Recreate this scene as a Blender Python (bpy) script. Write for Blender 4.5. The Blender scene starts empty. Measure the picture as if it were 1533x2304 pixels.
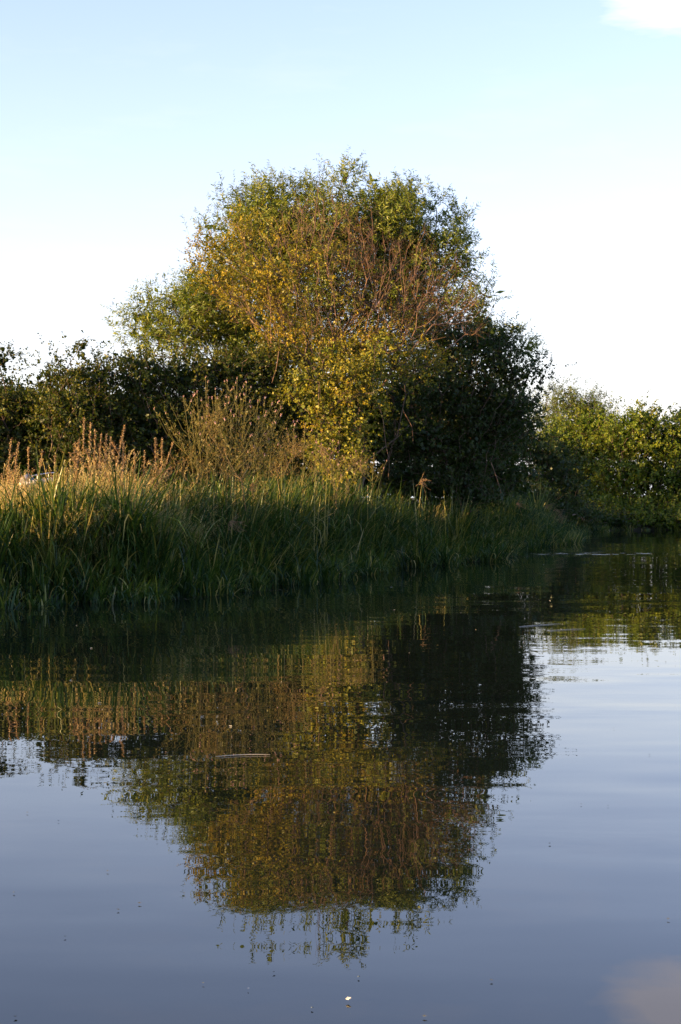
import bpy, math
import numpy as np
from mathutils import Vector

R = np.random.default_rng(7)
S = bpy.context.scene
C = S.collection
rad = math.radians

# ------------------------------------------------------------------ camera
FPX, CX, HY, CAMZ = 3632.0, 766.5, 1120.0, 1.8
cam = bpy.data.cameras.new("camera")
cam_o = bpy.data.objects.new("camera", cam)
C.objects.link(cam_o)
cam_o.location = (0, 0, CAMZ)
cam_o.rotation_euler = (rad(90), 0, 0)
cam.sensor_fit = 'VERTICAL'
cam.sensor_height = 22.2
cam.sensor_width = 14.8
cam.lens = 35.0
cam.shift_y = -32.0 / 2304.0
cam.clip_start = 0.1
cam.clip_end = 5000
S.camera = cam_o

# ------------------------------------------------------------------ light
SUN_AZ, SUN_EL = 69.0, 9.0        # azimuth to the left of straight behind the camera
w = bpy.data.worlds.new("World"); S.world = w; w.use_nodes = True
nt = w.node_tree; N = nt.nodes; L = nt.links
bg = N['Background']
sky = N.new('ShaderNodeTexSky'); sky.sky_type = 'NISHITA'; sky.sun_disc = False
sky.sun_elevation = rad(SUN_EL); sky.sun_rotation = rad(180 + SUN_AZ)
sky.air_density = 1.0; sky.dust_density = 0.3; sky.ozone_density = 3.0
bg.inputs[1].default_value = 0.15
# thin clouds: a direction-space noise, one cloud bank high on the right
tc = N.new('ShaderNodeTexCoord')
mp = N.new('ShaderNodeMapping'); mp.inputs['Scale'].default_value = (5, 5, 22)
mp.inputs['Rotation'].default_value = (0, rad(8), 0)
L.new(tc.outputs['Generated'], mp.inputs[0])
nz = N.new('ShaderNodeTexNoise'); nz.inputs['Scale'].default_value = 2.2; nz.inputs['Detail'].default_value = 6
nz.inputs['Roughness'].default_value = 0.55
L.new(mp.outputs[0], nz.inputs['Vector'])
def vdist(px, py, sx, sz):
    d = Vector(((px - CX) / FPX, 1, (HY - py) / FPX)).normalized()
    sub = N.new('ShaderNodeVectorMath'); sub.operation = 'SUBTRACT'
    L.new(tc.outputs['Generated'], sub.inputs[0]); sub.inputs[1].default_value = d
    sc = N.new('ShaderNodeVectorMath'); sc.operation = 'MULTIPLY'
    L.new(sub.outputs[0], sc.inputs[0]); sc.inputs[1].default_value = (1 / sx, 1 / sx, 1 / sz)
    ln = N.new('ShaderNodeVectorMath'); ln.operation = 'LENGTH'
    L.new(sc.outputs[0], ln.inputs[0])
    return ln.outputs['Value']
def M(op, a, b=None, c=None, clamp=False):
    n = N.new('ShaderNodeMath'); n.operation = op; n.use_clamp = clamp
    for i, v in enumerate((a, b, c)):
        if v is None: continue
        if isinstance(v, (int, float)): n.inputs[i].default_value = v
        else: L.new(v, n.inputs[i])
    return n.outputs[0]
bank = M('SUBTRACT', 1.0, vdist(1590, -44, 0.066, 0.034), clamp=False)
m1 = M('MULTIPLY', M('ADD', bank, M('MULTIPLY', M('SUBTRACT', nz.outputs[0], 0.5), 1.6)), 2.4, clamp=True)
m2 = M('MULTIPLY', M('SUBTRACT', nz.outputs[0], 0.52), 0.35, clamp=True)   # faint veils everywhere
mask = M('MAXIMUM', M('MULTIPLY', m1, 0.75), m2)
mixc = N.new('ShaderNodeMix'); mixc.data_type = 'RGBA'
tint = N.new('ShaderNodeMix'); tint.data_type = 'RGBA'; tint.blend_type = 'MULTIPLY'; tint.inputs[0].default_value = 1.0
L.new(sky.outputs[0], tint.inputs[6]); tint.inputs[7].default_value = (1.20, 0.83, 0.86, 1)
L.new(mask, mixc.inputs[0]); L.new(tint.outputs[2], mixc.inputs[6]); mixc.inputs[7].default_value = (2.5, 2.3, 2.6, 1)
# pale haze low over the horizon
sepz = N.new('ShaderNodeSeparateXYZ'); L.new(tc.outputs['Generated'], sepz.inputs[0])
hz = M('MULTIPLY', M('POWER', 2.718, M('MULTIPLY', M('ABSOLUTE', sepz.outputs['Z']), -6.5)), 1.0)
mixh = N.new('ShaderNodeMix'); mixh.data_type = 'RGBA'; L.new(hz, mixh.inputs[0])
L.new(mixc.outputs[2], mixh.inputs[6]); mixh.inputs[7].default_value = (1.76, 1.84, 1.92, 1)
L.new(mixh.outputs[2], bg.inputs[0])

sun = bpy.data.lights.new("sun", 'SUN'); sun.energy = 5.0; sun.angle = rad(0.5)
sun.color = (1.0, 0.62, 0.25)
sun_o = bpy.data.objects.new("sun", sun); C.objects.link(sun_o)
TS = Vector((-math.sin(rad(SUN_AZ)) * math.cos(rad(SUN_EL)), -math.cos(rad(SUN_AZ)) * math.cos(rad(SUN_EL)), math.sin(rad(SUN_EL))))
sun_o.rotation_euler = TS.to_track_quat('Z', 'Y').to_euler()
sun_o.location = (-60, -30, 40)

S.view_settings.view_transform = 'Standard'; S.view_settings.look = 'None'
S.view_settings.gamma = 1; S.view_settings.use_curve_mapping = False
S.view_settings.exposure = 2.0
S.render.engine = 'CYCLES'
S.cycles.max_bounces = 8; S.cycles.transmission_bounces = 4; S.cycles.diffuse_bounces = 3; S.cycles.glossy_bounces = 3

# ------------------------------------------------------------------ helpers
def px(x, y, Y):
    return np.array([(x - CX) / FPX * Y, Y, CAMZ + (HY - y) / FPX * Y])

def tag(o, label=None, cat=None, group=None, kind=None):
    if label: o['label'] = label
    if cat: o['category'] = cat
    if group: o['group'] = group
    if kind: o['kind'] = kind
    return o

def empty(name, loc):
    o = bpy.data.objects.new(name, None); C.objects.link(o); o.location = tuple(float(v) for v in loc)
    o.empty_display_size = 0.2
    return o

def mesh(name, V, F, m, parent=None, rnd=None, smooth=False):
    """V (n,3) in world space, F (f,k) one polygon size, or a list of such arrays"""
    V = np.asarray(V, dtype=np.float64)
    if parent is not None: V = V - np.array(parent.location)
    Fs = F if isinstance(F, list) and isinstance(F[0], np.ndarray) else [F]
    Fs = [np.asarray(f, dtype=np.int32) for f in Fs if len(f)]
    idx = np.concatenate([f.ravel() for f in Fs])
    cnt = np.concatenate([np.full(len(f), f.shape[1], dtype=np.int32) for f in Fs])
    me = bpy.data.meshes.new(name)
    me.vertices.add(len(V)); me.vertices.foreach_set('co', V.astype(np.float32).ravel())
    me.loops.add(len(idx)); me.loops.foreach_set('vertex_index', idx)
    me.polygons.add(len(cnt))
    st = np.concatenate([[0], np.cumsum(cnt)[:-1]]).astype(np.int32)
    me.polygons.foreach_set('loop_start', st); me.polygons.foreach_set('loop_total', cnt)
    if smooth: me.polygons.foreach_set('use_smooth', np.ones(len(cnt), dtype=bool))
    me.update(calc_edges=True)
    if rnd is not None:
        a = me.attributes.new('rnd', 'FLOAT', 'FACE'); a.data.foreach_set('value', np.asarray(rnd, dtype=np.float32))
    me.materials.append(m)
    o = bpy.data.objects.new(name, me); C.objects.link(o)
    if parent is not None: o.parent = parent
    return o

def unit(a):
    return a / np.maximum(np.linalg.norm(a, axis=-1, keepdims=True), 1e-9)

def perp(d):
    r = unit(R.normal(size=d.shape)); return unit(np.cross(d, r))

# ------------------------------------------------------------------ materials
def ramp_mat(name, cols, trans=0.35, gloss=0.06, grough=0.45, tcol=None):
    m = bpy.data.materials.new(name); m.use_nodes = True
    n = m.node_tree.nodes; l = m.node_tree.links; n.clear()
    out = n.new('ShaderNodeOutputMaterial'); at = n.new('ShaderNodeAttribute'); at.attribute_name = 'rnd'
    rp = n.new('ShaderNodeValToRGB'); e = rp.color_ramp.elements
    e[0].position = 0; e[0].color = (*cols[0], 1); e[1].position = 1; e[1].color = (*cols[-1], 1)
    for i, c in enumerate(cols[1:-1]):
        k = e.new((i + 1) / (len(cols) - 1)); k.color = (*c, 1)
    l.new(at.outputs['Fac'], rp.inputs[0])
    d = n.new('ShaderNodeBsdfDiffuse'); l.new(rp.outputs[0], d.inputs[0])
    sh = d.outputs[0]
    if trans > 0:
        t = n.new('ShaderNodeBsdfTranslucent')
        mu = n.new('ShaderNodeMix'); mu.data_type = 'RGBA'; mu.blend_type = 'MULTIPLY'; mu.inputs[0].default_value = 1
        l.new(rp.outputs[0], mu.inputs[6]); mu.inputs[7].default_value = (*(tcol or (1.3, 1.25, 0.55)), 1)
        l.new(mu.outputs[2], t.inputs[0])
        mx = n.new('ShaderNodeMixShader'); mx.inputs[0].default_value = trans
        l.new(sh, mx.inputs[1]); l.new(t.outputs[0], mx.inputs[2]); sh = mx.outputs[0]
    g = n.new('ShaderNodeBsdfGlossy'); g.inputs['Roughness'].default_value = grough; g.inputs[0].default_value = (0.9, 0.95, 1, 1)
    mg = n.new('ShaderNodeMixShader'); mg.inputs[0].default_value = gloss
    l.new(sh, mg.inputs[1]); l.new(g.outputs[0], mg.inputs[2])
    l.new(mg.outputs[0], out.inputs[0])
    return m

def noise_mat(name, c0, c1, scale=8, rough=0.9, bump=0.0, stretch=(1, 1, 1)):
    m = bpy.data.materials.new(name); m.use_nodes = True
    n = m.node_tree.nodes; l = m.node_tree.links; b = n['Principled BSDF']
    tc_ = n.new('ShaderNodeTexCoord'); mp_ = n.new('ShaderNodeMapping'); mp_.inputs['Scale'].default_value = stretch
    l.new(tc_.outputs['Object'], mp_.inputs[0])
    z = n.new('ShaderNodeTexNoise'); z.inputs['Scale'].default_value = scale; z.inputs['Detail'].default_value = 6
    l.new(mp_.outputs[0], z.inputs['Vector'])
    rp = n.new('ShaderNodeValToRGB'); e = rp.color_ramp.elements
    e[0].position = 0.35; e[0].color = (*c0, 1); e[1].position = 0.65; e[1].color = (*c1, 1)
    l.new(z.outputs[0], rp.inputs[0]); l.new(rp.outputs[0], b.inputs['Base Color'])
    b.inputs['Roughness'].default_value = rough
    if bump:
        bp = n.new('ShaderNodeBump'); bp.inputs['Strength'].default_value = bump; bp.inputs['Distance'].default_value = 0.05
        l.new(z.outputs[0], bp.inputs['Height']); l.new(bp.outputs[0], b.inputs['Normal'])
    return m

WILLOW = ramp_mat("willow_leaf", [(0.051, 0.097, 0.011), (0.149, 0.198, 0.022), (0.330, 0.341, 0.055)], .40, .025, .5)
GOLD = ramp_mat("autumn_hawthorn_leaf", [(0.058, 0.072, 0.007), (0.156, 0.156, 0.012), (0.324, 0.258, 0.018), (0.312, 0.180, 0.016)], .32, .015)
RUSSET = ramp_mat("russet_leaf", [(.055, .050, .008), (.11, .07, .012), (.17, .075, .018), (.13, .045, .02)], .25, .015)
IVY = ramp_mat("yellowing_ivy_leaf", [(0.043, 0.065, 0.007), (0.119, 0.144, 0.013), (0.250, 0.237, 0.020), (0.325, 0.275, 0.025)], .25, .02, .5)
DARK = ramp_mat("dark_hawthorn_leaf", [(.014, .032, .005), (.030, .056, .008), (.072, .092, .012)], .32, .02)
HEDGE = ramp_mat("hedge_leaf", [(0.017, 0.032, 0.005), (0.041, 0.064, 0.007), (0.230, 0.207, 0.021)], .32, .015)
LIME = ramp_mat("yellow_green_leaf", [(0.026, 0.057, 0.005), (0.091, 0.137, 0.010), (0.260, 0.267, 0.021)], .35, .015)
PALE = ramp_mat("pale_willow_leaf", [(.035, .070, .012), (.085, .12, .020), (.17, .19, .04)], .35, .02)
REED = ramp_mat("reed_blade", [(.008, .026, .006), (.022, .056, .010), (.062, .108, .016), (.17, .18, .034), (.38, .32, .13)], .32, .025, .4)
STRAW = ramp_mat("dry_grass", [(0.121, 0.138, 0.028), (0.275, 0.231, 0.066), (0.473, 0.380, 0.154), (0.594, 0.484, 0.209)], .32, .02, tcol=(1.1, 1.05, .8))
WEED = ramp_mat("seeding_weed", [(.07, .080, .015), (.16, .13, .032), (.27, .18, .065), (.30, .16, .07)], .30, .02)
DOCK = ramp_mat("dock_seed", [(.10, .052, .026), (.23, .14, .065), (.47, .35, .19)], .2, .02)
THIST = ramp_mat("thistle_green", [(.05, .065, .016), (.12, .115, .028), (.24, .18, .065)], .2, .02)
PINK = ramp_mat("thistle_flower", [(.28, .14, .15), (.42, .26, .26), (.45, .34, .28)], .2, .02)
PANI = ramp_mat("reed_plume", [(.14, .085, .045), (.25, .16, .085), (.36, .25, .15)], .2, .02)
BARK = noise_mat("bark", (.055, .038, .024), (.15, .105, .07), 9, .9, .6, (1, 1, .25))
TWIG = noise_mat("pale_twig_bark", (.070, .042, .027), (.23, .135, .080), 6, .85)
EARTH = noise_mat("bank_soil", (.012, .014, .006), (.035, .033, .014), 1.5, 1, .4)
WHITE = noise_mat("boat_white_paint", (.45, .44, .42), (.62, .61, .59), 5, .35)
GREY = noise_mat("boat_cover_cloth", (.16, .16, .19), (.26, .26, .30), 12, .8, .2)
METAL = bpy.data.materials.new("rail_metal"); METAL.use_nodes = True
METAL.node_tree.nodes['Principled BSDF'].inputs['Metallic'].default_value = 0.8
METAL.node_tree.nodes['Principled BSDF'].inputs['Roughness'].default_value = 0.3
METAL.node_tree.nodes['Principled BSDF'].inputs['Base Color'].default_value = (.75, .72, .7, 1)
FLOAT = ramp_mat("floating_weed", [(.05, .055, .02), (.12, .11, .05), (.30, .27, .18)], 0, .25, .15)
FEATHER = ramp_mat("feather_white", [(.7, .7, .68), (.8, .8, .78)], .2, .02)

# ------------------------------------------------------------------ ground and water
BANK = np.array([(-400, -60), (-80, 5), (-20, 18), (-5.6, 26.6), (-2.9, 29.2), (-1.0, 34.6), (1.0, 41), (4.3, 47.5), (6.0, 55),
                 (8.6, 64), (10.0, 70.5), (10.6, 76), (12.5, 83), (15, 89), (20, 92), (45, 95), (90, 80), (400, 40)], float)
def bank_dist(x, y):
    """signed distance to the far shoreline, positive on land"""
    P = np.stack([x, y], -1); best = np.full(x.shape, 1e9)
    for a, b in zip(BANK[:-1], BANK[1:]):
        d = b - a; t = np.clip(((P - a) @ d) / (d @ d), 0, 1)
        best = np.minimum(best, np.hypot(*np.moveaxis(P - (a + t[..., None] * d), -1, 0)))
    poly = np.vstack([BANK, [(3000, 40), (3000, 3000), (-3000, 3000), (-3000, -60)]])
    ins = np.zeros(x.shape, bool); j = len(poly) - 1
    for i in range(len(poly)):
        (xi, yi), (xj, yj) = poly[i], poly[j]
        if yi != yj:
            c = ((yi > y) != (yj > y)) & (x < (xj - xi) * (y - yi) / (yj - yi) + xi)
            ins ^= c
        j = i
    return np.where(ins, best, -best)
def ground_z(x, y):
    x = np.asarray(x, float); y = np.asarray(y, float)
    d = bank_dist(x, y)
    z = np.interp(d, [-6, -1.5, 0, .8, 3, 7, 60], [-1.2, -.8, -.12, .25, .9, 1.35, 1.7])
    near = 1.0 - y + .25 * np.sin(x * .7)
    zn = np.interp(near, [-3, -.3, 0, .6, 4], [-1.2, -.4, -.1, .25, .5])
    z = np.where(y < 4, np.maximum(z, zn), z)
    return z + np.where(z > 0, .06 * np.sin(x * 1.3 + y * .7) * np.sin(y * 1.1 - x * .4), 0)

def axis(a, b, step, far):
    core = np.arange(a, b + .01, step)
    k = np.cumsum(step * 1.35 ** np.arange(1, 26)); k = k[k < far]
    return np.concatenate([a - k[::-1], core, b + k])
gx, gy = axis(-32, 34, .6, 2500), axis(-4, 112, .6, 2500)
X, Y = np.meshgrid(gx, gy); Z = ground_z(X, Y)
nx, ny = len(gx), len(gy)
ii = (np.arange(ny - 1)[:, None] * nx + np.arange(nx - 1)[None]).ravel()
g = mesh("ground", np.stack([X, Y, Z], -1).reshape(-1, 3), np.stack([ii, ii + 1, ii + nx + 1, ii + nx], -1), EARTH, smooth=True)
tag(g, kind='structure')

wm = bpy.data.materials.new("river_water"); wm.use_nodes = True
N = wm.node_tree.nodes; L = wm.node_tree.links
pb = N['Principled BSDF']
pb.inputs['Base Color'].default_value = (.006, .009, .006, 1); pb.inputs['Roughness'].default_value = 0.0
pb.inputs['IOR'].default_value = 1.333
geo = N.new('ShaderNodeNewGeometry')
def wave(sx, sy, amp_x, amp_y, off, detail=2.0, rot=0.0, rough=.5):
    """a field of surface slopes (dx, dy): metres in, tilt out"""
    m = N.new('ShaderNodeMapping'); m.inputs['Scale'].default_value = (sx, sy, 1); m.inputs['Location'].default_value = (off, off * .7, 0)
    m.inputs['Rotation'].default_value = (0, 0, rad(rot))
    L.new(geo.outputs['Position'], m.inputs[0])
    z = N.new('ShaderNodeTexNoise'); z.inputs['Scale'].default_value = 1; z.inputs['Detail'].default_value = detail
    z.inputs['Roughness'].default_value = rough
    L.new(m.outputs[0], z.inputs['Vector'])
    s = N.new('ShaderNodeVectorMath'); s.operation = 'SUBTRACT'; L.new(z.outputs['Color'], s.inputs[0]); s.inputs[1].default_value = (.5, .5, .5)
    t = N.new('ShaderNodeVectorMath'); t.operation = 'MULTIPLY'; L.new(s.outputs[0], t.inputs[0]); t.inputs[1].default_value = (amp_x, amp_y, 0)
    return t.outputs[0]
def vadd(a, b):
    n = N.new('ShaderNodeVectorMath'); n.operation = 'ADD'; L.new(a, n.inputs[0])
    if isinstance(b, tuple): n.inputs[1].default_value = b
    else: L.new(b, n.inputs[1])
    return n.outputs[0]
def noise1(sx, sy, off, lo, hi, vlo, vhi):
    m = N.new('ShaderNodeMapping'); m.inputs['Scale'].default_value = (sx, sy, 1); m.inputs['Location'].default_value = (off, -off, 0)
    L.new(geo.outputs['Position'], m.inputs[0])
    z = N.new('ShaderNodeTexNoise'); z.inputs['Scale'].default_value = 1; z.inputs['Detail'].default_value = 1
    L.new(m.outputs[0], z.inputs['Vector'])
    r = N.new('ShaderNodeMapRange'); r.inputs[1].default_value = lo; r.inputs[2].default_value = hi
    r.inputs[3].default_value = vlo; r.inputs[4].default_value = vhi; L.new(z.outputs[0], r.inputs[0])
    return r.outputs[0]
def vscale(a, s):
    n = N.new('ShaderNodeVectorMath'); n.operation = 'SCALE'; L.new(a, n.inputs[0]); L.new(s, n.inputs['Scale']); return n.outputs[0]
swell = wave(.10, .55, .004, .017, 12.4, 0.0, 4)
ripple = vscale(wave(.8, 2.6, .010, .044, 9.7, 1.0, -6), noise1(.08, .35, 4, .38, .62, .25, 1.0))
fine = vscale(wave(5, 14, .008, .013, 21.3, 2.0, 8), noise1(.15, .5, 8, .45, .62, .05, 1.0))
# a patch of wind-ruffled water off the tip of the near reeds
sub = N.new('ShaderNodeVectorMath'); sub.operation = 'SUBTRACT'; L.new(geo.outputs['Position'], sub.inputs[0]); sub.inputs[1].default_value = (8.0, 51.8, 0)
rt_ = N.new('ShaderNodeMapping'); rt_.inputs['Rotation'].default_value = (0, 0, rad(-14)); rt_.inputs['Scale'].default_value = (.22, .9, 1)
L.new(sub.outputs[0], rt_.inputs[0]); ln_ = N.new('ShaderNodeVectorMath'); ln_.operation = 'LENGTH'; L.new(rt_.outputs[0], ln_.inputs[0])
mr_ = N.new('ShaderNodeMapRange'); mr_.inputs[1].default_value = .5; mr_.inputs[2].default_value = 1.3; mr_.inputs[3].default_value = 1; mr_.inputs[4].default_value = 0
L.new(ln_.outputs['Value'], mr_.inputs[0])
ruff = vscale(wave(1.6, 5, .20, .55, 41.0, 2.0, 10), mr_.outputs[0])
# calmer close in, under the near bank
sy_ = N.new('ShaderNodeSeparateXYZ'); L.new(geo.outputs['Position'], sy_.inputs[0])
cm_ = N.new('ShaderNodeMapRange'); cm_.inputs[1].default_value = 5.5; cm_.inputs[2].default_value = 13; cm_.inputs[3].default_value = .56; cm_.inputs[4].default_value = 1
L.new(sy_.outputs['Y'], cm_.inputs[0])
tot = vadd(vadd(vadd(vscale(vadd(swell, ripple), cm_.outputs[0]), fine), ruff), (0, 0, 1))
nm = N.new('ShaderNodeVectorMath'); nm.operation = 'NORMALIZE'; L.new(tot, nm.inputs[0])
L.new(nm.outputs[0], pb.inputs['Normal'])
water = mesh("water", [(-3000, -400, 0), (3000, -400, 0), (3000, 3000, 0), (-3000, 3000, 0)], [(0, 1, 2, 3)], wm)
tag(water, kind='structure')

# ------------------------------------------------------------------ plant building blocks
def leaf_quads(P, D, Ln, Wd, O=None):
    """one folded diamond per leaf: base P, direction D"""
    n = len(P); s = perp(D) if O is None else unit(np.cross(D, O + R.normal(size=D.shape) * .55)); up = np.cross(s, D)
    Ln = np.asarray(Ln)[:, None]; Wd = np.asarray(Wd)[:, None]
    mid = P + D * Ln * .45 + up * Ln * .06
    V = np.stack([P, mid + s * Wd * .5, P + D * Ln - up * Ln * .08, mid - s * Wd * .5], 1).reshape(-1, 3)
    F = np.arange(n * 4).reshape(-1, 4)
    return V, F

def tubes(A, B, ra, rb, sides=3):
    """independent tapered prisms from A to B"""
    n = len(A); d = unit(B - A); u = perp(d); v = np.cross(d, u)
    an = np.arange(sides) * 2 * math.pi / sides
    ring = u[:, None] * np.cos(an)[None, :, None] + v[:, None] * np.sin(an)[None, :, None]
    ra = np.broadcast_to(np.asarray(ra, float), (n,)); rb = np.broadcast_to(np.asarray(rb, float), (n,))
    V = np.stack([A[:, None] + ring * ra[:, None, None], B[:, None] + ring * rb[:, None, None]], 1).reshape(-1, 3)
    k = np.arange(sides); k2 = (k + 1) % sides
    f = np.stack([k, k2, k2 + sides, k + sides], -1)
    F = (np.arange(n)[:, None, None] * 2 * sides + f[None]).reshape(-1, 4)
    return V, F

def join(parts):
    V, F, o = [], [], 0
    for v, f in parts:
        V.append(v); F.append(f + o); o += len(v)
    return np.concatenate(V), np.concatenate(F)

def curve_tube(pts, rads, sides=6):
    pts = np.asarray(pts, float); n = len(pts)
    t = np.gradient(pts, axis=0); t = unit(t)
    ref = np.array([1.0, 0, 0]) if abs(t[0][0]) < .8 else np.array([0, 1.0, 0])
    u = unit(np.cross(t, ref)); v = np.cross(t, u)
    an = np.arange(sides) * 2 * math.pi / sides
    V = (pts[:, None] + (u[:, None] * np.cos(an)[None, :, None] + v[:, None] * np.sin(an)[None, :, None]) * np.asarray(rads)[:, None, None]).reshape(-1, 3)
    k = np.arange(sides); k2 = (k + 1) % sides
    f = np.stack([k, k2, k2 + sides, k + sides], -1)
    F = (np.arange(n - 1)[:, None, None] * sides + f[None]).reshape(-1, 4)
    return V, F

def skeleton(root, targets, rmin, r0, bias=.6):
    """every target joined to the cheapest node already grown; radii by the pipe rule"""
    order = np.argsort(np.linalg.norm(targets - root, axis=1)); T = targets[order]
    nodes = [np.asarray(root, float)]; par = [-1]; plen = [0.0]
    for t in T:
        NN = np.array(nodes); d = np.linalg.norm(NN - t, axis=1)
        up = np.maximum(0, NN[:, 2] - t[2])
        j = int(np.argmin(d + bias * np.array(plen) + up * .8))
        a = NN[j]; m = (a + t) / 2 + R.normal(size=3) * d[j] * .07
        m[2] -= d[j] * .04
        nodes.append(m); par.append(j); plen.append(plen[j] + d[j] / 2)
        nodes.append(t); par.append(len(nodes) - 2); plen.append(plen[j] + d[j])
    NN = np.array(nodes); par = np.array(par)
    load = np.zeros(len(NN)); kids = np.zeros(len(NN), int)
    for i in range(len(NN) - 1, 0, -1):
        if kids[i] == 0: load[i] = 1
        load[par[i]] += load[i]; kids[par[i]] += 1
    r = rmin * load ** .43; r *= min(1, r0 / r[0]) if r[0] > r0 else 1
    r = np.maximum(r, rmin)
    i = np.arange(1, len(NN)); p = par[i]
    ra = np.minimum(r[p], r[i] * 1.35)
    return tubes(NN[p], NN[i], ra, r[i], 5), NN[1:][1::2]

class Leaves:
    def __init__(s): s.V = []; s.F = []; s.r = []; s.n = 0
    def add(s, V, F, r): s.V.append(V); s.F.append(F + s.n); s.r.append(r); s.n += len(V)
    def build(s, name, m, parent): return mesh(name, np.concatenate(s.V), np.concatenate(s.F), m, parent, np.concatenate(s.r))

def tree(name, label, cat, root, blobs, leafmat, leaf=(.12, .025), per_m2=15.3, sprigs=9, nl=12, slen=.45, clump=.30,
         wood=BARK, rmin=.008, r0=.22, twig=True, upb=.5, shell=.5, group=None, spread=.8, bias=.6, bare=None, core=1.0, inset=.9):
    """blobs: (px, py, rx, ry, Y, depth radius in m[, density]); the crown is sprigs of real leaves on a grown skeleton"""
    B = []
    for b in blobs:
        # sprigs reach about 0.3 m past their clump, so the blob itself is drawn in by as much
        k_ = min(.30 * inset, .45 * b[2] / FPX * b[4], .45 * b[3] / FPX * b[4]) * FPX / b[4]
        b = (b[0], b[1], b[2] - k_, b[3] - k_) + tuple(b[4:])
        c = px(b[0], b[1], b[4]); B.append((c, np.array([b[2] / FPX * b[4], b[5], b[3] / FPX * b[4]]), b[6] if len(b) > 6 else 1.0))
    area = np.array([math.pi * s[0] * s[2] * k for _, s, k in B])
    n = max(6, int(area.sum() * per_m2))
    which = R.choice(len(B), n, p=area / area.sum())
    cc = np.array([b[0] for b in B])[which]; ss = np.array([b[1] for b in B])[which]
    q = unit(R.normal(size=(n, 3))) * (R.random(n) ** (shell / 1.5))[:, None]
    T = cc + q * ss
    gz = ground_z(T[:, 0], T[:, 1]); T[:, 2] = np.maximum(T[:, 2], np.maximum(gz, 0) + .15)
    rt = np.array([root[0], root[1], float(ground_z(np.array([root[0]]), np.array([root[1]]))[0]) - .05])
    o = empty(name, rt); tag(o, label, cat, group)
    (tv, tf), _ = skeleton(rt, T, rmin, r0, bias)
    mesh("trunk", tv, tf, wood, o)
    # sprigs
    dens = R.uniform(.15, 2.1, n); k = np.maximum(1, R.poisson(sprigs * dens))
    ci = np.repeat(np.arange(n), k); m = len(ci)
    base = T[ci] + R.normal(size=(m, 3)) * clump * np.array([1, 1, .75])
    outd = unit((base - cc[ci]) / ss[ci] * .8 + (base - T[ci]) / clump * .5)
    D = unit(outd * .8 + np.array([0, 0, upb]) + R.normal(size=(m, 3)) * .45)
    sl = slen * R.uniform(.5, 1.25, m)
    if twig:
        V, F = tubes(base - D * sl[:, None] * .2, base + D * sl[:, None] * .95, rmin * .55, rmin * .25, 3)
        mesh("twigs", V, F, wood, o)
    lv = Leaves()
    t = np.tile(np.linspace(.08, 1, nl), m); si = np.repeat(np.arange(m), nl)
    keep = R.random(len(t)) < .88; t = t[keep]; si = si[keep]
    Dl = D[si]; P = base[si] + Dl * (t * sl[si])[:, None] + R.normal(size=(len(t), 3)) * slen * .03
    ld = unit(Dl * .55 + perp(Dl) * spread + np.array([0, 0, -.12]))
    sz = R.uniform(.65, 1.2, len(t)) * (1.1 - .4 * t)
    V, F = leaf_quads(P, ld, leaf[0] * sz, leaf[1] * sz, unit((P - T[ci][si]) / clump * .5 + outd[si] * .8 + np.array([0, 0, .35])))
    hue = np.clip(R.normal(.45, .16, n)[ci][si] + R.normal(0, .12, len(t)), 0, 1)
    lv.add(V, F, hue)
    if core:   # larger leaves added inside the crown to close gaps, coloured dark as inner shade
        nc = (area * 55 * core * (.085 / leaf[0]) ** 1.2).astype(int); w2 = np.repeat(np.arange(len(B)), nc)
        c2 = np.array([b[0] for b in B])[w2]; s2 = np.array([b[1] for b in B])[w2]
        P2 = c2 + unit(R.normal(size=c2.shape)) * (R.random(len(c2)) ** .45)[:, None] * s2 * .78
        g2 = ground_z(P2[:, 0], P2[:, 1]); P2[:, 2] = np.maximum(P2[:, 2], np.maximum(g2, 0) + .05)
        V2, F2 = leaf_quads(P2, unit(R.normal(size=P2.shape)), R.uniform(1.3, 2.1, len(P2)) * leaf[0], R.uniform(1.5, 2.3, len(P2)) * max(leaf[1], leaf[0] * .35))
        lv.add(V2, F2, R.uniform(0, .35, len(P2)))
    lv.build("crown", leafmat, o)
    if bare:   # leafless limbs fanning out in front of / through the crown
        tips, thick, bases = bare
        bases = np.array(bases); own = np.argmin(np.abs(tips[:, None, 0] * .55 - bases[None, :, 0]) , 1)
        segs = []
        for bi, bs in enumerate(bases):   # the limbs rise hidden inside the ivy
            tp = tips[own == bi]
            if len(tp) < 3: continue
            (bv, bf), ends = skeleton(bs, tp, thick, .075, .8)
            K = 5; e = np.repeat(ends, K, 0); dd = unit(unit(e - bs) + R.normal(size=e.shape) * .55)
            segs += [(bv, bf)] + ([curve_tube([rt, (rt + bs) / 2 + R.normal(size=3) * .08, bs], [.05, .04, .03], 6)] if bs[0] < .8 else []) + [tubes(e, e + dd * R.uniform(.15, .6, len(e))[:, None], thick * .7, thick * .3, 3)]
        v3, f3 = join(segs)
        mesh("bare_branches", v3, f3, TWIG, o)
    return o

def ellip_pts(blobs, n):
    out = []
    for b in blobs:
        c = px(b[0], b[1], b[4]); s = np.array([b[2] / FPX * b[4], b[5], b[3] / FPX * b[4]])
        k = int(n * b[6]) if len(b) > 6 else n
        out.append(c + unit(R.normal(size=(k, 3))) * (R.random(k) ** .33)[:, None] * s)
    return np.concatenate(out)

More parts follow.
